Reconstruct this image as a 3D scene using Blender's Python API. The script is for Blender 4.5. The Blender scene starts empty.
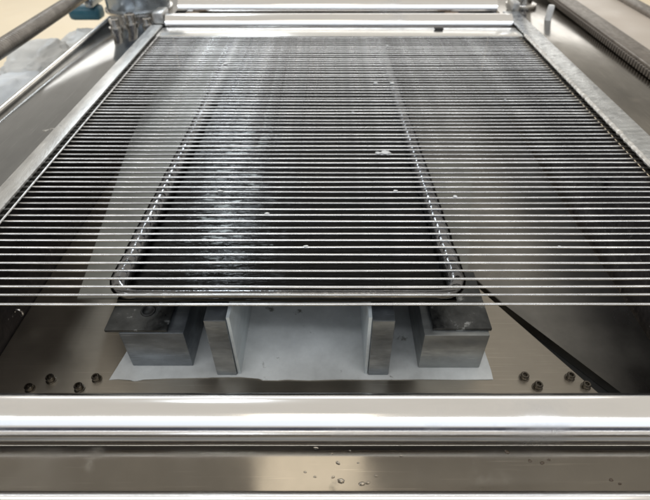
import bpy, bmesh, math, random
from mathutils import Vector, Matrix, noise
random.seed(7)
R = math.radians
sc = bpy.context.scene
C = sc.collection

# ------------------------------------------------------------------ camera
cd = bpy.data.cameras.new('camera'); cam = bpy.data.objects.new('camera', cd); C.objects.link(cam)
cam.location = (0, 0, 0.26)
cam.rotation_euler = (R(90 - 41), 0, 0)
cd.sensor_width = 36; cd.lens = 480 * 36 / 650; cd.shift_x = -5 / 650
cd.clip_start = 0.01; cd.clip_end = 100
cd.dof.use_dof = True; cd.dof.focus_distance = 0.36; cd.dof.aperture_fstop = 11
sc.camera = cam

# ------------------------------------------------------------------ room light
w = bpy.data.worlds.new('World'); sc.world = w; w.use_nodes = True
bg = w.node_tree.nodes['Background']; bg.inputs[0].default_value = (1.0, 0.945, 0.855, 1); bg.inputs[1].default_value = 0.68
def area(name, loc, target, sx, sy, power, col):
    d = bpy.data.lights.new(name, 'AREA'); d.shape = 'RECTANGLE'; d.size = sx; d.size_y = sy
    d.energy = power; d.color = col
    o = bpy.data.objects.new(name, d); C.objects.link(o); o.location = loc
    o.rotation_euler = (Vector(target) - Vector(loc)).to_track_quat('-Z', 'Y').to_euler()
    return o
area('window_far', (-0.3, 6.5, 1.20), (-0.3, 0.6, 0), 8.0, 0.95, 48, (1.0, 0.98, 0.94))
area('window_behind', (-0.2, -1.75, 1.95), (0, 0.3, 0), 5.4, 1.5, 17, (0.60, 0.77, 1.0))
area('tube_lamp', (-0.1, -0.95, 2.15), (0, 0.3, 0), 5.0, 0.18, 30, (0.92, 0.96, 1.0))
area('added_apron_light', (-0.09, -0.38, 2.1), (-0.09, 0.14, 0), 0.50, 0.40, 1.7, (1.0, 0.91, 0.76))  # added lamp, only there to brighten the middle of the apron
area('roof_light', (-0.98, 3.9, 2.4), (-0.98, 3.9, 0), 0.26, 1.8, 46, (0.84, 0.93, 1.0))
sc.view_settings.view_transform = 'Standard'; sc.view_settings.look = 'None'
sc.view_settings.exposure = 0; sc.view_settings.gamma = 1
try: sc.cycles.use_denoising = True
except Exception: pass
sc.cycles.max_bounces = 10; sc.cycles.glossy_bounces = 6

# ------------------------------------------------------------------ materials
def mat(name, base, rough=0.3, metal=1.0, nscale=8, stretch=(1, 1, 1), var=0.25, rvar=0.1, bump=0.0, bscale=None,
        stain=None, stain_col=(0.1, 0.1, 0.1), stain_r=0.5, fine=0.0, spec=0.5, coat=0.0):
    m = bpy.data.materials.new(name); m.use_nodes = True
    nt = m.node_tree; N = nt.nodes; L = nt.links
    b = N['Principled BSDF']
    tc = N.new('ShaderNodeTexCoord'); mp = N.new('ShaderNodeMapping'); mp.inputs['Scale'].default_value = stretch
    L.new(tc.outputs['Object'], mp.inputs['Vector'])
    n1 = N.new('ShaderNodeTexNoise'); n1.inputs['Scale'].default_value = nscale; n1.inputs['Detail'].default_value = 6
    n1.inputs['Roughness'].default_value = 0.6
    L.new(mp.outputs[0], n1.inputs['Vector'])
    cr = N.new('ShaderNodeMapRange'); cr.inputs['From Min'].default_value = 0.3; cr.inputs['From Max'].default_value = 0.7
    cr.inputs['To Min'].default_value = 1 - var; cr.inputs['To Max'].default_value = 1 + var * 0.6
    L.new(n1.outputs[0], cr.inputs['Value'])
    mul = N.new('ShaderNodeVectorMath'); mul.operation = 'SCALE'; mul.inputs[0].default_value = base
    L.new(cr.outputs[0], mul.inputs['Scale'])
    col = mul.outputs[0]
    rr = N.new('ShaderNodeMapRange'); rr.inputs['From Min'].default_value = 0.3; rr.inputs['From Max'].default_value = 0.7
    rr.inputs['To Min'].default_value = max(0.02, rough - rvar); rr.inputs['To Max'].default_value = rough + rvar
    n2 = N.new('ShaderNodeTexNoise'); n2.inputs['Scale'].default_value = nscale * 2.7; n2.inputs['Detail'].default_value = 8
    L.new(mp.outputs[0], n2.inputs['Vector']); L.new(n2.outputs[0], rr.inputs['Value'])
    rgh = rr.outputs[0]
    if stain:                                  # residue patches: (scale, threshold, softness)
        ns = N.new('ShaderNodeTexNoise'); ns.inputs['Scale'].default_value = stain[0]; ns.inputs['Detail'].default_value = 9
        ns.inputs['Roughness'].default_value = 0.65
        L.new(tc.outputs['Object'], ns.inputs['Vector'])
        sr = N.new('ShaderNodeMapRange'); sr.inputs['From Min'].default_value = stain[1]; sr.inputs['From Max'].default_value = stain[1] + stain[2]
        L.new(ns.outputs[0], sr.inputs['Value'])
        mx = N.new('ShaderNodeMix'); mx.data_type = 'RGBA'
        L.new(sr.outputs[0], mx.inputs['Factor']); L.new(col, mx.inputs['A']); mx.inputs['B'].default_value = (*stain_col, 1)
        col = mx.outputs['Result']
        mr = N.new('ShaderNodeMix'); L.new(sr.outputs[0], mr.inputs['Factor']); L.new(rgh, mr.inputs['A']); mr.inputs['B'].default_value = stain_r
        rgh = mr.outputs['Result']
    L.new(col, b.inputs['Base Color']); L.new(rgh, b.inputs['Roughness'])
    b.inputs['Metallic'].default_value = metal
    b.inputs['Specular IOR Level'].default_value = spec
    b.inputs['Coat Weight'].default_value = coat
    if bump > 0:
        nb = N.new('ShaderNodeTexNoise'); nb.inputs['Scale'].default_value = bscale or nscale * 4; nb.inputs['Detail'].default_value = 6
        L.new(mp.outputs[0], nb.inputs['Vector'])
        bp = N.new('ShaderNodeBump'); bp.inputs['Strength'].default_value = 1.0; bp.inputs['Distance'].default_value = bump
        L.new(nb.outputs[0], bp.inputs['Height']); L.new(bp.outputs[0], b.inputs['Normal'])
    return m

M = {}
M['wire'] = mat('bright_steel_wire', (0.92, 0.92, 0.92), 0.27, 1, 30, (0.8, 2, 2), 0.4, 0.1)
M['rail_l'] = mat('dull_steel_strip', (0.60, 0.60, 0.59), 0.42, 1, 40, (3, 0.7, 1), 0.22, 0.08, 0.00025, 260, stain=(90, 0.6, 0.1), stain_col=(0.42, 0.42, 0.42))
M['rail_r'] = mat('mottled_steel_strip', (0.55, 0.57, 0.58), 0.27, 1, 45, (1, 3.2, 1), 0.35, 0.12, 0.0006, 110, stain=(70, 0.56, 0.1), stain_col=(0.34, 0.35, 0.36), stain_r=0.45)
M['weld'] = mat('pale_weld_metal', (0.80, 0.79, 0.77), 0.35, 1, 90, (1, 1, 1), 0.3, 0.1, 0.0004, 300)
M['bed'] = mat('grey_stainless_sheet', (0.27, 0.275, 0.275), 0.10, 1, 7, (2.0, 0.7, 1), 0.22, 0.04, 0.00003, 40, stain=(38, 0.66, 0.05), stain_col=(0.5, 0.48, 0.45), stain_r=0.4)
M['bed_r'] = mat('brown_grey_stainless_sheet', (0.22, 0.205, 0.18), 0.15, 1, 6, (1.6, 0.7, 1), 0.45, 0.07, 0.00004, 40, stain=(16, 0.58, 0.2), stain_col=(0.24, 0.22, 0.19), stain_r=0.28)
M['ridge'] = mat('bright_ridge_steel', (0.80, 0.78, 0.75), 0.22, 1, 30, (1, 1, 1), 0.2, 0.06)
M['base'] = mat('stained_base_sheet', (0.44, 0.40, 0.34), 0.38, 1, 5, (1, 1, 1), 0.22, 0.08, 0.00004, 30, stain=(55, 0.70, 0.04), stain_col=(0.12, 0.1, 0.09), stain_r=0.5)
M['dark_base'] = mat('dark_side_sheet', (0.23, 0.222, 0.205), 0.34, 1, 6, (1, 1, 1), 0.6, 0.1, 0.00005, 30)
M['wall'] = mat('grimy_side_wall', (0.06, 0.055, 0.06), 0.45, 0.8, 20, (1, 1, 1), 0.5, 0.12, 0.001, 120, stain=(120, 0.66, 0.03), stain_col=(0.35, 0.33, 0.33))
M['black'] = mat('blackened_groove', (0.01, 0.01, 0.01), 0.5, 0, 10)
M['pan'] = mat('oily_black_tray', (0.0025, 0.0025, 0.0025), 0.13, 0, 14, (1, 5, 1), 0.5, 0.05, 0, 26, coat=0.0, spec=0.14)
M['rim'] = mat('dark_polished_rim', (0.19, 0.19, 0.195), 0.13, 1, 40, (1, 1, 1), 0.4, 0.06, 0.0006, 120, stain=(80, 0.62, 0.08), stain_col=(0.5, 0.5, 0.5), stain_r=0.3)
M['block'] = mat('blue_grey_milled_steel', (0.24, 0.26, 0.28), 0.38, 0.85, 26, (1, 1, 2), 0.35, 0.1, 0.0002, 120, stain=(90, 0.66, 0.08), stain_col=(0.18, 0.19, 0.20), stain_r=0.55)
M['block_warm'] = mat('pale_milled_steel', (0.33, 0.34, 0.335), 0.40, 0.8, 22, (1, 1, 2), 0.3, 0.1, 0.0002, 120, stain=(90, 0.67, 0.08), stain_col=(0.25, 0.25, 0.24), stain_r=0.55)
M['pale'] = mat('pale_blue_grey_plate', (0.62, 0.67, 0.69), 0.42, 0.3, 22, (1, 1, 2), 0.2, 0.08)
M['slab'] = mat('mottled_dark_slab', (0.09, 0.093, 0.093), 0.36, 0.9, 60, (1, 1, 1), 0.4, 0.12, 0.0003, 200, stain=(60, 0.6, 0.06), stain_col=(0.35, 0.36, 0.36))
M['pad'] = mat('grey_film', (0.66, 0.68, 0.68), 0.38, 0.1, 11, (1, 1, 1), 0.42, 0.1, 0.0004, 50, stain=(45, 0.63, 0.05), stain_col=(0.22, 0.22, 0.2))
M['reflection_grey'] = mat('grey_green_reflection', (0.20, 0.20, 0.18), 0.36, 0.6, 9, (1, 1, 1), 0.45, 0.1)  # colour of the two sheets that stand in for reflections
M['chrome'] = mat('polished_tube_steel', (0.85, 0.84, 0.83), 0.15, 1, 4, (2, 8, 8), 0.06, 0.03, stain=(13, 0.56, 0.16), stain_col=(0.76, 0.76, 0.77), stain_r=0.30)
M['apron'] = mat('wet_apron_sheet', (0.20, 0.182, 0.155), 0.12, 1, 5, (1, 1.2, 1), 0.28, 0.06, 0.00003, 24, stain=(16, 0.60, 0.10), stain_col=(0.17, 0.155, 0.13), stain_r=0.28)
M['endbar'] = mat('white_end_bar', (0.88, 0.87, 0.84), 0.22, 0.9, 10, (1, 1, 1), 0.08, 0.05)
M['screw'] = mat('screw_steel', (0.62, 0.60, 0.57), 0.25, 1, 80, (1, 1, 1), 0.2, 0.08)
M['screw_dark'] = mat('dark_screw_steel', (0.14, 0.125, 0.105), 0.30, 1, 80, (1, 1, 1), 0.3, 0.08)
M['drop'] = mat('brown_dirt', (0.10, 0.07, 0.045), 0.3, 0, 80, (1, 1, 1), 0.3)
M['crumb'] = mat('white_residue', (0.75, 0.76, 0.76), 0.4, 0, 80, (1, 1, 1), 0.2)
M['bag'] = mat('pale_plastic_bag', (0.78, 0.83, 0.88), 0.4, 0, 9, (1, 1, 1), 0.15, 0.1, 0.003, 18)
M['bag2'] = mat('grey_plastic_bag', (0.68, 0.68, 0.66), 0.45, 0, 9, (1, 1, 1), 0.15, 0.1, 0.003, 18)
M['teal'] = mat('teal_plastic', (0.03, 0.12, 0.17), 0.4, 0, 20)
M['thread'] = mat('grey_threaded_steel', (0.34, 0.32, 0.30), 0.35, 1, 60)
M['belt'] = mat('brown_grey_rack', (0.20, 0.175, 0.15), 0.42, 0.7, 60, (1, 1, 1), 0.3, 0.1, 0.0002, 200)
M['cream'] = mat('cream_enamel_panel', (0.52, 0.45, 0.38), 0.4, 0.0, 5, (1, 1, 1), 0.08)
M['floor'] = mat('tan_floor', (0.85, 0.73, 0.54), 0.5, 0, 2, (1, 1, 1), 0.06)
M['blocker_blue'] = mat('dark_blue_grey_blocker', (0.03, 0.04, 0.09), 0.6, 0, 3)
M['knob'] = mat('blue_grey_housing', (0.33, 0.37, 0.41), 0.22, 0.7, 8, (1, 1, 1), 0.2)
M['brown'] = mat('rusty_brown', (0.20, 0.13, 0.07), 0.5, 0.4, 60, (1, 1, 1), 0.5)

# painted reflection on the tray: milky streaks put into its colour
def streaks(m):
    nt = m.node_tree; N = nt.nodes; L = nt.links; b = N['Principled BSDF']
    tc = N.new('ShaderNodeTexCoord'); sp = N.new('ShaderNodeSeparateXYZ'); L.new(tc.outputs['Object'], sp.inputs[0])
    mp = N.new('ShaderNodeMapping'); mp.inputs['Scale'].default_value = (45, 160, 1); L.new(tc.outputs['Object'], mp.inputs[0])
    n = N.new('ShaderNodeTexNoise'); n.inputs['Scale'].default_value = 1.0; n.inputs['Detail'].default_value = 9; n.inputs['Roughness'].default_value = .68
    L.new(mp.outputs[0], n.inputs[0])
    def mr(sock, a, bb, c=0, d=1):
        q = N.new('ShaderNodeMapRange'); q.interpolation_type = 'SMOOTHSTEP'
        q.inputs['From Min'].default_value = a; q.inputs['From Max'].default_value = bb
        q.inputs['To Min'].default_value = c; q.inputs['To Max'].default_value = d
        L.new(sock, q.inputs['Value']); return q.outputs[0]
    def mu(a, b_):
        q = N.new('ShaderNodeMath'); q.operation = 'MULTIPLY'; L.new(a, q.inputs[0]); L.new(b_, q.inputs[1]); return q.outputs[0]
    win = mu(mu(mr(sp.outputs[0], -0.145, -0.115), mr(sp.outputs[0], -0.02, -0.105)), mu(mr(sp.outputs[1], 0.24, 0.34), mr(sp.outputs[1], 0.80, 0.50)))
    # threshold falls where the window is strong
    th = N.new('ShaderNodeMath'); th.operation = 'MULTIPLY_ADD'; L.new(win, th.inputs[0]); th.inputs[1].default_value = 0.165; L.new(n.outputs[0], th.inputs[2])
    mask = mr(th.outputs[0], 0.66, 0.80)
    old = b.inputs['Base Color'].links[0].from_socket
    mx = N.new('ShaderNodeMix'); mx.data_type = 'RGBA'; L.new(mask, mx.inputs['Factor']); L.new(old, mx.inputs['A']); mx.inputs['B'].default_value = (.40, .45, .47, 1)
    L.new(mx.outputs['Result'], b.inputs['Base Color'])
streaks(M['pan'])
def ripple(m, stretch, dist):
    nt = m.node_tree; N = nt.nodes; L = nt.links; b = N['Principled BSDF']
    tc = N.new('ShaderNodeTexCoord'); mp = N.new('ShaderNodeMapping'); mp.inputs['Scale'].default_value = stretch; L.new(tc.outputs['Object'], mp.inputs[0])
    n = N.new('ShaderNodeTexNoise'); n.inputs['Scale'].default_value = 1.0; n.inputs['Detail'].default_value = 5; n.inputs['Roughness'].default_value = .55; L.new(mp.outputs[0], n.inputs[0])
    bp = N.new('ShaderNodeBump'); bp.inputs['Strength'].default_value = 1; bp.inputs['Distance'].default_value = dist
    L.new(n.outputs[0], bp.inputs['Height']); L.new(bp.outputs[0], b.inputs['Normal'])
ripple(M['pan'], (9, 95, 1), 0.0034)
def scratch(m, stretch, amt, dist):
    nt = m.node_tree; N = nt.nodes; L = nt.links; b = N['Principled BSDF']
    tc = N.new('ShaderNodeTexCoord'); last = None
    fac = None
    for rz in (0.0, 0.35, -0.9):
        mp = N.new('ShaderNodeMapping'); mp.inputs['Scale'].default_value = stretch; mp.inputs['Rotation'].default_value = (0, 0, rz); L.new(tc.outputs['Object'], mp.inputs[0])
        n = N.new('ShaderNodeTexNoise'); n.inputs['Scale'].default_value = 1; n.inputs['Detail'].default_value = 3; L.new(mp.outputs[0], n.inputs[0])
        q = N.new('ShaderNodeMapRange'); q.inputs['From Min'].default_value = 0.66; q.inputs['From Max'].default_value = 0.72; L.new(n.outputs[0], q.inputs['Value'])
        if fac is None: fac = q.outputs[0]
        else:
            mx = N.new('ShaderNodeMath'); mx.operation = 'MAXIMUM'; L.new(fac, mx.inputs[0]); L.new(q.outputs[0], mx.inputs[1]); fac = mx.outputs[0]
    sc2 = N.new('ShaderNodeMapRange'); sc2.inputs['To Min'].default_value = 1; sc2.inputs['To Max'].default_value = 1 + amt; L.new(fac, sc2.inputs['Value'])
    v = N.new('ShaderNodeVectorMath'); v.operation = 'SCALE'; L.new(b.inputs['Base Color'].links[0].from_socket, v.inputs[0]); L.new(sc2.outputs[0], v.inputs['Scale']); L.new(v.outputs[0], b.inputs['Base Color'])
scratch(M['base'], (12, 900, 1), 0.25, 0); scratch(M['apron'], (10, 800, 1), 0.3, 0); scratch(M['bed'], (700, 12, 1), 0.3, 0)
scratch(M['bed_r'], (700, 12, 1), 0.35, 0); scratch(M['block'], (30, 900, 900), 0.5, 0); scratch(M['block_warm'], (30, 900, 900), 0.4, 0); scratch(M['rail_r'], (900, 40, 1), 0.35, 0); scratch(M['rail_l'], (900, 40, 1), 0.3, 0)
# every wire a little cleaner or duller than its neighbour
nt = M['wire'].node_tree; b = nt.nodes['Principled BSDF']; oi = nt.nodes.new('ShaderNodeObjectInfo')
mr_ = nt.nodes.new('ShaderNodeMapRange'); mr_.inputs['To Min'].default_value = 0.55; mr_.inputs['To Max'].default_value = 1.0; nt.links.new(oi.outputs['Random'], mr_.inputs['Value'])
sc_ = nt.nodes.new('ShaderNodeVectorMath'); sc_.operation = 'SCALE'; nt.links.new(b.inputs['Base Color'].links[0].from_socket, sc_.inputs[0]); nt.links.new(mr_.outputs[0], sc_.inputs['Scale'])
nt.links.new(sc_.outputs[0], b.inputs['Base Color'])
wd = mat('water', (1, 1, 1), 0.03, 0, 10); wb = wd.node_tree.nodes['Principled BSDF']
wb.inputs['Transmission Weight'].default_value = 1; wb.inputs['IOR'].default_value = 1.33
for l in list(wb.inputs['Base Color'].links): wd.node_tree.links.remove(l)
wb.inputs['Base Color'].default_value = (0.9, 0.86, 0.8, 1)
M['water'] = wd

# ------------------------------------------------------------------ helpers
def tag(o, label=None, cat=None, group=None, kind=None):
    if label: o['label'] = label
    if cat: o['category'] = cat
    if group: o['group'] = group
    if kind: o['kind'] = kind
    return o
def empty(name, loc, label=None, cat=None, group=None, kind=None):
    o = bpy.data.objects.new(name, None); o.empty_display_size = 0.02; C.objects.link(o); o.location = loc
    return tag(o, label, cat, group, kind)
def link(name, me, m, parent=None, smooth=True, loc=None):
    if m is not None:
        me.materials.clear(); me.materials.append(m)
    if smooth:
        for p in me.polygons: p.use_smooth = True
    o = bpy.data.objects.new(name, me); C.objects.link(o)
    if parent: o.parent = parent
    if loc: o.location = loc
    return o
def fin(bm, name):
    bmesh.ops.recalc_face_normals(bm, faces=bm.faces)
    me = bpy.data.meshes.new(name); bm.to_mesh(me); bm.free(); return me
def box(bm, lo, hi, bev=0.0, seg=2):
    r = bmesh.ops.create_cube(bm, size=1)
    vs = r['verts']
    for v in vs:
        v.co = Vector(((lo[i] + hi[i]) / 2 + v.co[i] * (hi[i] - lo[i]) for i in range(3)))
    if bev:
        es = list({e for v in vs for e in v.link_edges})
        bmesh.ops.bevel(bm, geom=es, offset=bev, segments=seg, affect='EDGES', profile=0.5)
def box_me(name, lo, hi, bev=0.0):
    bm = bmesh.new(); box(bm, lo, hi, bev); return fin(bm, name)
def prism(name, pts, z0, z1, bev=0.0):
    bm = bmesh.new()
    a = [bm.verts.new((x, y, z0)) for x, y in pts]; b = [bm.verts.new((x, y, z1)) for x, y in pts]
    bm.faces.new(a[::-1]); bm.faces.new(b)
    n = len(pts)
    for i in range(n): bm.faces.new((a[i], a[(i + 1) % n], b[(i + 1) % n], b[i]))
    if bev: bmesh.ops.bevel(bm, geom=[e for e in bm.edges if abs(e.verts[0].co.z - e.verts[1].co.z) < 1e-6 and e.verts[0].co.z > (z0 + z1) / 2], offset=bev, segments=2, affect='EDGES')
    return fin(bm, name)
def sweep(name, pts, rads, sides=12, closed=False, caps=True):
    """tube through pts; rads: radius or (rx, rz) or list"""
    bm = bmesh.new(); rings = []; n = len(pts)
    P = [Vector(p) for p in pts]
    for i, p in enumerate(P):
        if closed: t = (P[(i + 1) % n] - P[i - 1])
        else: t = (P[min(i + 1, n - 1)] - P[max(i - 1, 0)])
        t.normalize()
        up = Vector((0, 0, 1)) if abs(t.z) < 0.9 else Vector((0, 1, 0))
        s = t.cross(up).normalized(); u = s.cross(t).normalized()
        r = rads[i] if isinstance(rads, list) else rads
        rx, rz = r if isinstance(r, tuple) else (r, r)
        rings.append([bm.verts.new(p + s * math.cos(2 * math.pi * k / sides) * rx + u * math.sin(2 * math.pi * k / sides) * rz) for k in range(sides)])
    m = n if closed else n - 1
    for i in range(m):
        a, b = rings[i], rings[(i + 1) % n]
        for k in range(sides): bm.faces.new((a[k], a[(k + 1) % sides], b[(k + 1) % sides], b[k]))
    if caps and not closed:
        bm.faces.new(rings[0]); bm.faces.new(rings[-1][::-1])
    return fin(bm, name)
def lathe(name, prof, sides=24):
    bm = bmesh.new(); rings = []
    for r, z in prof:
        rings.append([bm.verts.new((max(r, 1e-5) * math.cos(2 * math.pi * k / sides), max(r, 1e-5) * math.sin(2 * math.pi * k / sides), z)) for k in range(sides)])
    for a, b in zip(rings, rings[1:]):
        for k in range(sides): bm.faces.new((a[k], a[(k + 1) % sides], b[(k + 1) % sides], b[k]))
    bm.faces.new(rings[0]); bm.faces.new(rings[-1])
    return fin(bm, name)
def set_smooth_angle(o, ang=35):
    me = o.data
    for p in me.polygons: p.use_smooth = True
    try:
        bm = bmesh.new(); bm.from_mesh(me)
        for e in bm.edges:
            if len(e.link_faces) == 2 and e.calc_face_angle(0) > R(ang): e.smooth = False
        bm.to_mesh(me); bm.free()
    except Exception: pass
    return o

# ------------------------------------------------------------------ setting
fl = link('floor', box_me('floor', (-8, -4, -0.95), (8, 14, -0.90)), M['floor'], None, False); tag(fl, kind='structure')

hw = link('wall', box_me('wall', (-5, -2.90, -0.90), (5, -2.75, 1.32)), M['blocker_blue'], None, False); tag(hw, 'unseen dark blue-grey wall added behind the camera for a dark tube reflection', 'wall')  # unseen wall, put in to reflect as a dark band in the tube
# ------------------------------------------------------------------ machine bed
bed = empty('machine_bed', (0, 0.5, -0.12), 'deep stainless machine bed with flat side decks under the wire screen', 'machine')
def bpart(name, me, m, smooth=False, label=None):
    o = link(name, me, m, bed, smooth); o.matrix_parent_inverse = Matrix.Translation((0, -0.5, 0.12))
    if label: o['label'] = label
    return set_smooth_angle(o)
# base sheet with the angled seam at right
bpart('base_plate', prism('base_plate', [(-0.318, 0.05), (0.075, 0.05), (0.2395, 0.240), (0.172, 0.370), (0.315, 1.02), (-0.318, 1.02)][:0] or
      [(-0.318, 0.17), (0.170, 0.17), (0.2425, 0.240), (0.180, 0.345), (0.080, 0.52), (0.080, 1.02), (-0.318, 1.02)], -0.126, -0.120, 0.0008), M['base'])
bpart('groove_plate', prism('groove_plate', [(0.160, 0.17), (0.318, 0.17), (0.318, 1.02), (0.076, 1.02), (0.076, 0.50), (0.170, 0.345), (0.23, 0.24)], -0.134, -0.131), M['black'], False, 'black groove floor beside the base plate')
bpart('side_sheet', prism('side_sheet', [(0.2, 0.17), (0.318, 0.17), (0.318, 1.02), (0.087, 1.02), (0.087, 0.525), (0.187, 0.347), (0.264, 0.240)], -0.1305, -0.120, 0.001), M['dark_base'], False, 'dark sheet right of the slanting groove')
for s, m in ((-1, 'wall'), (1, 'wall')):
    x = 0.3185 * s if s < 0 else 0.322
    bpart('side_wall', box_me('side_wall', (min(x, x + 0.006 * s), 0.17, -0.135), (max(x, x + 0.006 * s), 1.02, -0.0065)), M[m])
bpart('wall_slot', box_me('wall_slot', (0.3190, 0.472, -0.0575), (0.3218, 0.486, -0.0460), 0.0004), M['black'])
bpart('back_wall', box_me('back_wall', (-0.318, 1.02, -0.135), (0.3215, 1.026, -0.004)), M['wall'])
bpart('side_deck', box_me('side_deck', (-0.415, 0.12, -0.0065), (-0.300, 1.12, -0.0025), 0.0008), M['bed'])
bpart('side_deck', box_me('side_deck', (0.3283, 0.12, -0.0065), (0.60, 1.25, -0.0025), 0.0008), M['bed_r'], False, 'brownish flat deck right of the screen')
bpart('deck_ridge', sweep('deck_ridge', [(-0.4105, 0.12 + i * 0.04, -0.0005) for i in range(22)], (0.0035, 0.0035), 12), M['ridge'])
# folded outer flange going down to the left
bm = bmesh.new()
pr = [(-0.414, -0.0025), (-0.421, -0.004), (-0.430, -0.012), (-0.433, -0.022), (-0.433, -0.10), (-0.430, -0.10), (-0.430, -0.022), (-0.427, -0.014), (-0.419, -0.0066), (-0.414, -0.0062)]
a = [bm.verts.new((x, 0.12, z)) for x, z in pr]; b = [bm.verts.new((x, 0.99, z)) for x, z in pr]
bm.faces.new(a); bm.faces.new(b[::-1])
for i in range(len(pr)): bm.faces.new((a[i], a[(i + 1) % len(pr)], b[(i + 1) % len(pr)], b[i]))
bpart('outer_flange', fin(bm, 'outer_flange'), M['bed'])

bpart('added_dark_skirt', prism('added_dark_skirt', [(-0.36, -0.16), (0.36, -0.16), (0.36, 0.072), (-0.36, 0.072)], -0.075, -0.071, 0.001), M['dark_base'], False, 'unseen dark skirt added at the near edge to darken tube reflections')  # out-of-view skirt, put in to darken the underside of the front tube
# small socket screws in the base plate (each its own part with a dark socket)
scr = lathe('screw', [(0.0054, 0), (0.0054, 0.0008), (0.0043, 0.0010), (0.0043, 0.0058), (0.0037, 0.0066), (0.0023, 0.0066), (0.0022, 0.0035), (0.0002, 0.0035)], 16)
scr2 = scr
def w2(px, py, z):
    v = py - 250; H = 0.26 - z; P = R(41)
    Y = H * (480 * math.cos(P) - v * math.sin(P)) / (480 * math.sin(P) + v * math.cos(P))
    return ((px - 330) * (Y * math.cos(P) + H * math.sin(P)) / 480, Y)
SCREWS = [(-0.2562, 0.2545), (-0.2710, 0.2450), (-0.2145, 0.2555), (-0.2265, 0.2455), (0.1790, 0.2570), (0.2210, 0.2570), (0.1880, 0.2470), (0.2320, 0.2475)]
for (x, y) in SCREWS:
    o = link('screw', scr, M['screw_dark'], bed, True); o.location = (x, y - 0.5, 0.0); o.scale = [random.uniform(0.82, 0.94)] * 3; o.rotation_euler = (R(random.uniform(-3, 3)), R(random.uniform(-3, 3)), 0)
    set_smooth_angle(o, 30) if o.name == 'screw' else None

# front apron, tilted up away from the camera
ap = bmesh.new(); box(ap, (-0.33, -0.042, -0.0015), (0.33, 0.042, 0.0015), 0.0005)
ao = link('front_apron', fin(ap, 'front_apron'), M['apron'], None, False)
ao.parent = bed; ao.location = (0, 0.138 - 0.5, -0.036 + 0.12); ao.rotation_euler = (R(19), 0, 0)

# dirt specks on the apron
for i, (px, py, s) in enumerate([(316, 449, 1.6), (338, 463, 1.2), (341, 481, 2.0), (333, 477, .9), (358, 463, .6), (362, 484, 1.6), (368, 483, 1.2), (376, 476, 1.0), (401, 456, .8), (350, 451, .8),
                                 (507, 452, 1.4), (530, 461, 1.1), (542, 463, 1.2), (549, 460, .9), (611, 480, 1.2), (620, 484, .9), (305, 472, .8), (315, 477, .9), (332, 454, .7)]):
    # intersection of the sight line with the tilted sheet, worked out once for its place on the sheet
    v = py - 250; d = Vector(((px - 330) / 480, math.cos(R(41)) - v / 480 * math.sin(R(41)), -math.sin(R(41)) - v / 480 * math.cos(R(41))))
    n = Vector((0, -math.sin(R(19)), math.cos(R(19)))); p0 = Vector((0, 0.138, -0.036)) + n * 0.0016
    t = (p0 - Vector((0, 0, 0.26))).dot(n) / d.dot(n); p = Vector((0, 0, 0.26)) + d * t
    bm = bmesh.new(); bmesh.ops.create_icosphere(bm, subdivisions=2, radius=0.00085 * s)
    for q in bm.verts:
        k = 1 + 0.45 * noise.noise(q.co * 900 + Vector((i * 3.1, 0, 0)))
        q.co = Vector((q.co.x * 1.35 * k, q.co.y * 0.9 * k, q.co.z * 0.4))
    wet = i < 10 or i > 15
    o = link('water_drop' if wet else 'dirt_speck', fin(bm, 'speck'), M['water'] if wet else M['drop'], None); o.location = p; o.rotation_euler = (R(19), 0, random.uniform(-.5, .5))
    if i == 2: tag(o, 'largest water drop on the front sheet, just above the lowest tube near the middle', 'water drop', 'water drops on the front sheet')
    elif i == 0: tag(o, 'water drop touching the underside edge of the wide front tube, near the middle', 'water drop', 'water drops on the front sheet')
    elif wet: tag(o, 'small water drop on the bright middle of the sheet between the two front tubes', 'water drop', 'water drops on the front sheet')
    else: tag(o, 'small brown dirt speck at the right on the sheet between the two front tubes', 'dirt', 'brown specks on the front sheet')

# ------------------------------------------------------------------ tubes
def tube(name, y, z, r, x0, x1, m, label, cat, group, sides=48):
    o = link(name, sweep(name, [(x0, 0, 0), (x0 + 0.01, 0, 0), (x1 - 0.01, 0, 0), (x1, 0, 0)], r, sides), m, None)
    set_smooth_angle(o, 50); o.location = (0, y, z); tag(o, label, cat, group); return o
tube('front_tube', 0.1506, -0.005, 0.0149, -0.36, 0.36, M['chrome'], 'wide polished steel tube crossing below the wire screen, in front of the blocks', 'tube', None)
tube('front_tube', 0.0929, -0.005, 0.0149, -0.34, 0.34, M['chrome'], 'polished steel tube cut by the bottom edge of the photo', 'tube', None)
tube('rear_roller', 0.934, -0.006, 0.0195, -0.296, 0.328, M['chrome'], 'polished rear roller right behind the white end bar of the screen', 'roller', None)
tube('rear_roller', 1.040, -0.006, 0.0215, -0.298, 0.328, M['chrome'], 'farthest polished roller at the top edge of the photo', 'roller', None)

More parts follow.
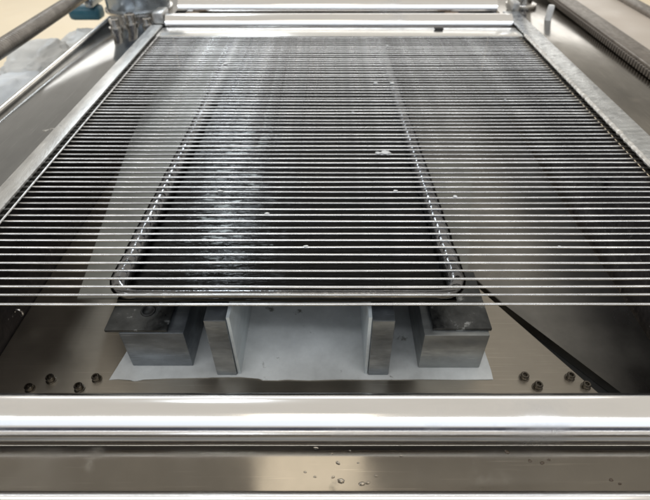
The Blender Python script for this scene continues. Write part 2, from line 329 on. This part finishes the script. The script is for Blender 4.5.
# ------------------------------------------------------------------ wire screen
scn = empty('wire_screen', (0, 0.54, 0), 'rectangular screen of many thin parallel bright steel wires between two flat side strips', 'wire screen')
def spart(name, me, m, smooth=True, ang=35):
    o = link(name, me, m, scn, smooth); o.matrix_parent_inverse = Matrix.Translation((0, -0.54, 0)); return set_smooth_angle(o, ang)
variants = []
for k in range(9):
    pts = []; ph = random.uniform(0, 6); ph2 = random.uniform(0, 6); a = random.uniform(.00005, .00025)
    for i in range(29):
        u = i / 28; x = -0.2995 + u * 0.631
        pts.append((x, a * math.sin(u * 7 + ph) + .00004 * math.sin(u * 23 + ph2), .0002 * math.sin(u * 9 + ph2) - 0.0004 * math.sin(math.pi * u)))
    me = sweep('cross_wire', pts, 0.00104, 10); me.materials.append(M['wire'])
    for p in me.polygons: p.use_smooth = True
    variants.append(me)
for n in range(68):
    y = 0.239 + 0.00903 * n + (random.uniform(-.0006, .0006) if n else 0)
    o = bpy.data.objects.new('cross_wire', variants[n % 9 if n % 18 < 9 else 8 - n % 9]); C.objects.link(o); o.parent = scn
    o.location = (0, y - 0.54, random.uniform(-.0002, .0002)); o.rotation_euler = (0, 0, random.uniform(-.0007, .0007))
spart('side_strip', box_me('side_strip', (-0.3160, 0.232, 0.0014), (-0.2965, 0.900, 0.0044), 0.0006), M['rail_l'])
spart('side_strip', box_me('side_strip', (0.3285, 0.232, 0.0014), (0.3570, 0.985, 0.0050), 0.0008), M['rail_r'])
spart('edge_wire', sweep('edge_wire', [(-0.2905, 0.234 + i * 0.03, 0.0010) for i in range(22)], 0.0010, 8), M['wire'])
# weld bead along the right strip
pts = []; rr = []
for i in range(330):
    y = 0.235 + i * 0.00185
    pts.append((0.3270 + 0.0005 * noise.noise(Vector((y * 70, 0, 0))), y, 0.0040)); rr.append(0.0026 * (1 + 0.35 * noise.noise(Vector((y * 160, 3, 0))) + 0.15 * math.sin(y * 700)))
spart('weld_bead', sweep('weld_bead', pts, rr, 8), M['weld'])
eb = spart('end_bar', box_me('end_bar', (-0.296, 0.851, -0.003), (0.3280, 0.897, 0.0005), 0.001), M['endbar'])
spart('front_corner', box_me('front_corner', (-0.3160, 0.228, -0.0012), (-0.2995, 0.2318, 0.004), 0.0005), M['rail_l'])

CRUMB = ['largest white crumb on the wires, at the left of the right tray rim in mid-depth', 'small crumb touching the left side of the largest white crumb', 'far white crumb just right of the right tray rim',
    'far white crumb sitting over the right tray rim', 'crumb on the farthest wires right of the tray rim', 'white crumb over the milky streak on the tray', 'white crumb left of the right tray rim, nearer than the largest one',
    'white crumb over the black tray, just right of the milky streak', 'white crumb over the tapering reflection sheet right of the tray', 'white crumb over the far end of the left tray rim',
    'faint crumb over the far middle of the black tray', 'faint crumb on the wires far out to the right', 'nearest crumb over the front middle of the black tray', 'faint crumb over the dark sheet near the right front wires']
# tiny crumbs stuck on the wires
for i, (x, y, s) in enumerate([(0.060, 0.456, 3.0), (0.052, 0.4555, 2.2), (0.085, 0.648, 2.0), (0.062, 0.648, 1.5), (0.092, 0.80, 1.4), (-0.105, 0.385, 1.6), (0.063, 0.385, 1.3),
                               (-0.057, 0.345, 1.3), (0.118, 0.370, 1.2), (-0.155, 0.72, 1.8), (0.028, 0.555, .9), (0.225, 0.59, .9), (-0.02, 0.30, 1.1), (0.19, 0.30, .9)]):
    bm = bmesh.new(); bmesh.ops.create_icosphere(bm, subdivisions=2, radius=0.00105 * s)
    for q in bm.verts:
        k = 1 + 0.8 * noise.noise(q.co * 700 + Vector((i * 5.1, 1, 0)))
        q.co = Vector((q.co.x * 1.6 * k, q.co.y * 0.8 * k, q.co.z * 0.6 * k))
    n = round((y - 0.239) / 0.00903)
    o = link('crumb', fin(bm, 'crumb'), M['crumb'], None); o.location = (x, 0.239 + 0.00903 * n, 0.0015)
    tag(o, CRUMB[i], 'crumb', 'white crumbs on the wires')

# ------------------------------------------------------------------ black tray under the wires
tray = empty('drip_tray', (-0.035, 0.55, -0.02), 'long glossy black tray with rolled rim and milky painted reflections under the middle of the wires', 'tray')
def tpart(name, me, m, smooth=True):
    o = link(name, me, m, tray, smooth); o.matrix_parent_inverse = Matrix.Translation((0.035, -0.55, 0.02)); return set_smooth_angle(o, 50)
# rolled rim: left side, rounded corners, front, right side
path = []; rad = []
xl, xr, yf, yb, rc = -0.168, 0.101, 0.2560, 0.885, 0.020
def sect(t):  # t 1 = side roll, 0 = thin front roll
    return (0.0035 + 0.0050 * t, 0.0030 + 0.0045 * t)
for i in range(150):
    y = yb - (yb - yf - rc) * i / 149
    path.append((xl + 0.012 * (y - yf) / 0.63 + 0.0010 * noise.noise(Vector((y * 55, 0, 0))), y, -0.0125 - 0.0045 + 0.0005 * math.sin(y * 696))); rad.append(sect(1 + 0.07 * math.sin(y * 696) + 0.12 * noise.noise(Vector((y * 90, 7, 0)))))
for i in range(1, 9):
    a = math.pi + (math.pi / 2) * i / 9
    path.append((xl + rc + rc * math.cos(a), yf + rc + rc * math.sin(a), -0.0165)); rad.append(sect(1 - i / 9))
for i in range(20):
    path.append((xl + rc + (xr - xl - 2 * rc) * i / 19, yf, -0.0075)) ; rad.append(sect(0))
for i in range(1, 9):
    a = -math.pi / 2 + (math.pi / 2) * i / 9
    path.append((xr - rc + rc * math.cos(a), yf + rc + rc * math.sin(a), -0.0165)); rad.append(sect(i / 9))
for i in range(150):
    y = yf + rc + (yb - yf - rc) * i / 149
    path.append((xr - 0.018 * (y - yf - rc) / 0.61 + 0.0010 * noise.noise(Vector((y * 55, 5, 0))), y, -0.0125 - 0.0045 + 0.0005 * math.sin(y * 696))); rad.append(sect(1 + 0.07 * math.sin(y * 696) + 0.12 * noise.noise(Vector((y * 90, 7, 0)))))
# keep the roll's top just below the wires whatever its thickness
path = [(x, y, -0.0040 - r[1]) for (x, y, z), r in zip(path, rad)]
tpart('rolled_rim', sweep('rolled_rim', path, rad, 14), M['rim'])
bm = bmesh.new(); nx, ny = 60, 110; g = []
for j in range(ny + 1):
    row = []
    for i in range(nx + 1):
        y = yf + 0.001 + (yb - yf) * j / ny; tt = (y - yf) / 0.63
        x0_ = xl + 0.012 * tt + 0.002; x1_ = xr - 0.018 * tt - 0.002; x = x0_ + (x1_ - x0_) * i / nx
        z = -0.0150 + 0.0007 * noise.noise(Vector((x * 18, y * 18, 0))) + 0.0004 * noise.noise(Vector((x * 50, y * 80, 4)))
        row.append(bm.verts.new((x, y, z)))
    g.append(row)
for j in range(ny):
    for i in range(nx): bm.faces.new((g[j][i], g[j][i + 1], g[j + 1][i + 1], g[j + 1][i]))
top = list(bm.faces)
ret = bmesh.ops.extrude_face_region(bm, geom=top)
for v in [e for e in ret['geom'] if isinstance(e, bmesh.types.BMVert)]: v.co.z -= 0.002
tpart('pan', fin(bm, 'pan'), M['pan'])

# ------------------------------------------------------------------ steel blocks and film on the base plate
BZ = -0.1195
bm = bmesh.new()
edge = []
fr = [(-0.203, 0.2545), (-0.196, 0.2552), (-0.184, 0.2545), (-0.181, 0.2532), (-0.176, 0.2533), (-0.172, 0.2548), (-0.150, 0.2558), (-0.112, 0.2568), (-0.110, 0.2572), (-0.083, 0.2574), (-0.066, 0.2560), (-0.062, 0.2542), (-0.048, 0.2541), (-0.040, 0.2548), (-0.020, 0.2540),
      (0.01, 0.2550), (0.04, 0.2545), (0.08, 0.2550), (0.12, 0.2545), (0.1500, 0.2550), (0.1505, 0.2640), (0.146, 0.42), (-0.20, 0.42), (-0.196, 0.31), (-0.197, 0.285)]
film = link('film_sheet', prism('film_sheet', fr, -0.1198, -0.1190, 0.0003), M['pad'], None, False)
set_smooth_angle(film); tag(film, 'thin blue-grey film with ragged front edge lying under the four steel blocks', 'film')
def block(name, x0, x1, y0, y1, z1, m, label, slab=None, bev=0.0012, group=None):
    t = empty(name, ((x0 + x1) / 2, (y0 + y1) / 2, -0.1189), label, 'steel block', group)
    inv = Matrix.Translation(-Vector(t.location))
    o = link('block_body', box_me('block_body', (x0, y0, -0.1189), (x1, y1, z1), bev), m, t); o.matrix_parent_inverse = inv; set_smooth_angle(o)
    if slab:
        sx0, sx1, sy0, sy1, th, sm, hole = slab
        s = link('top_slab', box_me('top_slab', (sx0, sy0, z1 + 0.0002), (sx1, sy1, z1 + th), 0.0008), sm, t); s.matrix_parent_inverse = inv; set_smooth_angle(s)
        if hole:
            h = link('bolt_hole', lathe('bolt_hole', [(0.0068, 0), (0.0066, 0.0006), (0.0050, 0.0006), (0.0048, 0.0001), (0.0002, 0.0001)], 20), M['black'], t)
            h.matrix_parent_inverse = inv; h.location = (hole[0], hole[1], z1 + th)
    return t
block('steel_block', -0.1855, -0.1285, 0.2692, 0.345, -0.071, M['block'], 'squat grey steel block at the left end with a mottled slab on top', (-0.1975, -0.1425, 0.2700, 0.345, 0.0035, M['slab'], (-0.165, 0.2925)))
block('steel_block', -0.1045, -0.0858, 0.2590, 0.36, -0.0425, M['block'], 'narrow upright steel block beside the squat block with mottled slab', None)
block('steel_block', 0.0350, 0.0540, 0.2590, 0.36, -0.0425, M['block'], 'narrow upright steel block beside the squat pale-fronted block', None)
block('steel_block', 0.0825, 0.1400, 0.2670, 0.345, -0.071, M['block_warm'], 'squat pale-fronted steel block at the right end of the row', (0.0905, 0.1420, 0.2715, 0.345, 0.0040, M['slab'], None))
# standing pale sheets beside the two narrow blocks
def upright(x, y0, y1, z1, label, m):
    o = link('upright_plate', box_me('upright_plate', (x, y0, -0.1189), (x + 0.003, y1, z1), 0.0005), m, None); set_smooth_angle(o); tag(o, label, 'plate'); return o
upright(-0.0856, 0.2605, 0.37, -0.040, 'upright pale plate against the right face of the left narrow block', M['pale'])
upright(0.0318, 0.2605, 0.37, -0.040, 'upright pale plate against the left face of the right narrow block', M['pale'])
pts = [(0.0035 * math.cos(a * 0.35), 0.0, 0.0045 * math.sin(a * 0.35)) for a in range(-5, 9)]
o = link('wire_hook', sweep('wire_hook', pts, 0.0011, 8), M['ridge'], None); o.location = (-0.3120, 0.322, -0.103); tag(o, 'tiny bright hooked clip on the left inner wall below the wires', 'clip')
# pale reflection right of the tray, built as a grey tapering sheet
o = link('reflection_sheet_r', prism('reflection_sheet_r', [(0.060, 0.31), (0.128, 0.31), (0.190, 0.56), (0.060, 0.56)], -0.0700, -0.0680, 0.0004), M['reflection_grey'], None, False)
tag(o, 'tapering grey sheet standing in for a reflection right of the tray', 'sheet')

o = link('reflection_sheet_l', prism('reflection_sheet_l', [(-0.231, 0.302), (-0.160, 0.302), (-0.160, 0.86), (-0.298, 0.86), (-0.276, 0.60)], -0.0625, -0.0605, 0.0004), M['reflection_grey'], None, False)  # reflection left of the tray, built as a coloured sheet
tag(o, 'grey-green sheet standing in for a reflection left of the tray', 'sheet')
# ------------------------------------------------------------------ hardware on the decks
def bolt(x, y, r, h, label, s=1.0):
    t = empty('cap_bolt', (x, y, -0.0025), label, 'bolt', 'bolts on the left deck')
    b = link('bolt_head', lathe('bolt_head', [(r, 0.002), (r, h - 0.0012), (r - 0.0012, h), (r * 0.55, h), (r * 0.5, h - 0.004), (0.0002, h - 0.004)], 20), M['screw'], t); set_smooth_angle(b)
    wv = link('washer', lathe('washer', [(r * 1.35, 0), (r * 1.35, 0.002), (r * 0.9, 0.002)], 24), M['screw'], t); set_smooth_angle(wv)
bolt(-0.3815, 0.905, 0.0085, 0.016, 'chrome cap bolt nearest the camera in the left-hand pair')
bolt(-0.3610, 0.930, 0.0090, 0.018, 'chrome cap bolt just behind and right of the nearest bolt')
bolt(-0.3300, 0.925, 0.0075, 0.012, 'smaller chrome bolt beside the end of the left side strip')
bolt(-0.3180, 0.965, 0.0080, 0.014, 'chrome bolt farthest back, beside the drum')
# big drum housing at upper left
t = empty('drum_housing', (-0.378, 1.035, -0.0025), 'big blue-grey drum housing cut by the top edge, upper left', 'housing')
o = link('drum_body', lathe('drum_body', [(0.056, 0), (0.060, 0.006), (0.060, 0.080), (0.055, 0.088), (0.0002, 0.090)], 48), M['knob'], t); set_smooth_angle(o, 50)
o = link('drum_flange', lathe('drum_flange', [(0.0645, 0), (0.0645, 0.0035), (0.0602, 0.0042)], 48), M['screw'], t); set_smooth_angle(o, 50)
# chrome post at upper right
t = empty('chrome_post', (0.385, 1.055, -0.0025), 'short bright chrome post with base ring at the upper right end of the rollers', 'post')
o = link('post_body', lathe('post_body', [(0.020, 0.004), (0.020, 0.09), (0.017, 0.094), (0.0002, 0.095)], 32), M['chrome'], t); set_smooth_angle(o, 50)
o = link('base_ring', lathe('base_ring', [(0.030, 0), (0.030, 0.0035), (0.0285, 0.0045), (0.0202, 0.0045)], 32), M['screw'], t); set_smooth_angle(o, 50)
# roller bearing brackets at the strip ends
for x, lab in ((-0.312, 'small steel bearing bracket at the left end of the rear roller'), (0.352, 'small steel bearing bracket at the right end of the rear roller')):
    o = link('bearing_bracket', box_me('bearing_bracket', (-0.0075 if x < 0 else -0.0045, -0.020, 0), (0.0125 if x < 0 else 0.0095, 0.020, 0.020), 0.003), M['rail_l'], None)
    set_smooth_angle(o); o.location = (x, 0.945 if x < 0 else 1.012, -0.0025); tag(o, lab, 'bracket')
# white reflection on the right deck, built as a small standing piece
o = link('white_reflection', lathe('white_reflection', [(0.006, 0), (0.006, 0.022), (0.005, 0.025), (0.0002, 0.0255)], 20), M['crumb'], None)
set_smooth_angle(o, 50); o.location = (0.405, 0.955, -0.0025); tag(o, 'small white piece standing in for a reflection on the right deck near the chrome post', 'reflection piece')

# threaded rod, upper left
rod = empty('threaded_rod', (-0.48, 0.8, 0.02), 'grey threaded rod running back along the upper left edge', 'rod')
pts = []; rr = []
for i in range(560):
    y = 0.40 + i * 0.0015
    pts.append((-0.4815, y, 0.022)); rr.append(0.0108 + (0.0010 if i % 4 < 2 else -0.0010))
o = link('rod_body', sweep('rod_body', pts, rr, 20), M['thread'], rod); o.matrix_parent_inverse = Matrix.Translation((0.48, -0.8, -0.02)); set_smooth_angle(o, 60)
# toothed rack, upper right
rack = empty('toothed_rack', (0.45, 0.75, 0.0), 'long brown-grey toothed rack along the right deck', 'rack')
o = link('rack_bar', box_me('rack_bar', (0.4520, 0.30, -0.0020), (0.4860, 1.25, 0.0120), 0.0025), M['belt'], rack); o.matrix_parent_inverse = Matrix.Translation((-0.45, -0.75, 0)); set_smooth_angle(o, 50)
tm = box_me('tooth', (-0.0025, -0.0022, -0.006), (0.006, 0.0022, 0.0035), 0.0009); tm.materials.append(M['belt'])
for p in tm.polygons: p.use_smooth = True
for i in range(112):
    o = bpy.data.objects.new('tooth', tm); C.objects.link(o); o.parent = rack; o.location = (0.4505 - 0.45, 0.34 + i * 0.0078 - 0.75, 0.0045)
# cream panel and dark channel beyond the rack
o = link('cream_panel', box_me('cream_panel', (0.490, 0.30, -0.0020), (0.5860, 1.35, 0.0035), 0.001), M['cream'], None, False); set_smooth_angle(o); tag(o, 'smooth beige panel beyond the toothed rack, upper right', 'panel')
o = link('dark_channel', box_me('dark_channel', (0.5865, 0.30, -0.012), (0.6150, 1.4, 0.010), 0.003), M['belt'], None, False); set_smooth_angle(o); tag(o, 'dark brown channel bar along the far right corner', 'bar')

# ------------------------------------------------------------------ bags and clutter beyond the left flange
def bag(x, y, z, sx, sy, sz, m, label, seed):
    bm = bmesh.new(); bmesh.ops.create_icosphere(bm, subdivisions=5, radius=1)
    for q in bm.verts:
        c = q.co.copy()
        e = [math.copysign(abs(t) ** 0.62, t) for t in c]
        k = 1 + 0.16 * noise.noise(c * 1.7 + Vector((seed, 0, 0))) - 0.14 * abs(noise.noise(c * 3.5 + Vector((seed, 2, 0)))) - 0.06 * abs(noise.noise(c * 9 + Vector((seed, 4, 0))))
        q.co = Vector((e[0] * sx * k, e[1] * sy * k, e[2] * sz * k))
    o = link('plastic_bag', fin(bm, 'plastic_bag'), m, None); o.location = (x, y, z); tag(o, label, 'bag', 'plastic bags beside the machine'); return o
bag(-0.500, 0.63, -0.065, 0.060, 0.16, 0.045, M['bag'], 'bluish-white plastic bag nearest the camera at the left edge', 1)
bag(-0.505, 0.84, -0.060, 0.045, 0.08, 0.045, M['bag2'], 'paler whitish plastic bag behind the bluish one', 4)
bag(-0.485, 0.98, -0.085, 0.045, 0.08, 0.05, M['bag2'], 'small grey plastic bag nearest the drum housing', 9)
# teal clamp
t = empty('teal_clamp', (-0.455, 1.06, -0.03), 'small dark teal plastic clamp between the rod and the drum', 'clamp')
o = link('clamp_body', box_me('clamp_body', (-0.035, -0.018, -0.012), (0.030, 0.018, 0.014), 0.008), M['teal'], t); set_smooth_angle(o, 50)
o = link('clamp_lever', box_me('clamp_lever', (0.010, -0.03, 0.0145), (0.028, 0.035, 0.034), 0.006), M['knob'], t); set_smooth_angle(o, 50)
t.location = (-0.500, 1.07, -0.02)
# shelf that carries the bags
o = link('side_shelf', box_me('side_shelf', (-0.62, 0.40, -0.16), (-0.4335, 1.15, -0.150), 0.001), M['bed'], None, False); tag(o, 'low steel shelf under the plastic bags left of the machine', 'shelf')
# brown stop blocks seen between the two rear rollers
for x, lab in ((-0.262, 'rusty brown stop between the rear rollers near the left end'), (0.232, 'rusty brown stop between the rear rollers near the right end')):
    o = link('rusty_stop', box_me('rusty_stop', (-0.014, -0.010, -0.006), (0.014, 0.010, 0.006), 0.003), M['brown'], None); set_smooth_angle(o); o.location = (x, 0.984, -0.004); tag(o, lab, 'stop')
o = link('black_stop', box_me('black_stop', (-0.008, -0.006, -0.0005), (0.008, 0.006, 0.003), 0.002), M['black'], None); set_smooth_angle(o); o.location = (0.190, 0.886, 0.001); tag(o, 'small black stop on the white end bar, right of centre', 'stop')
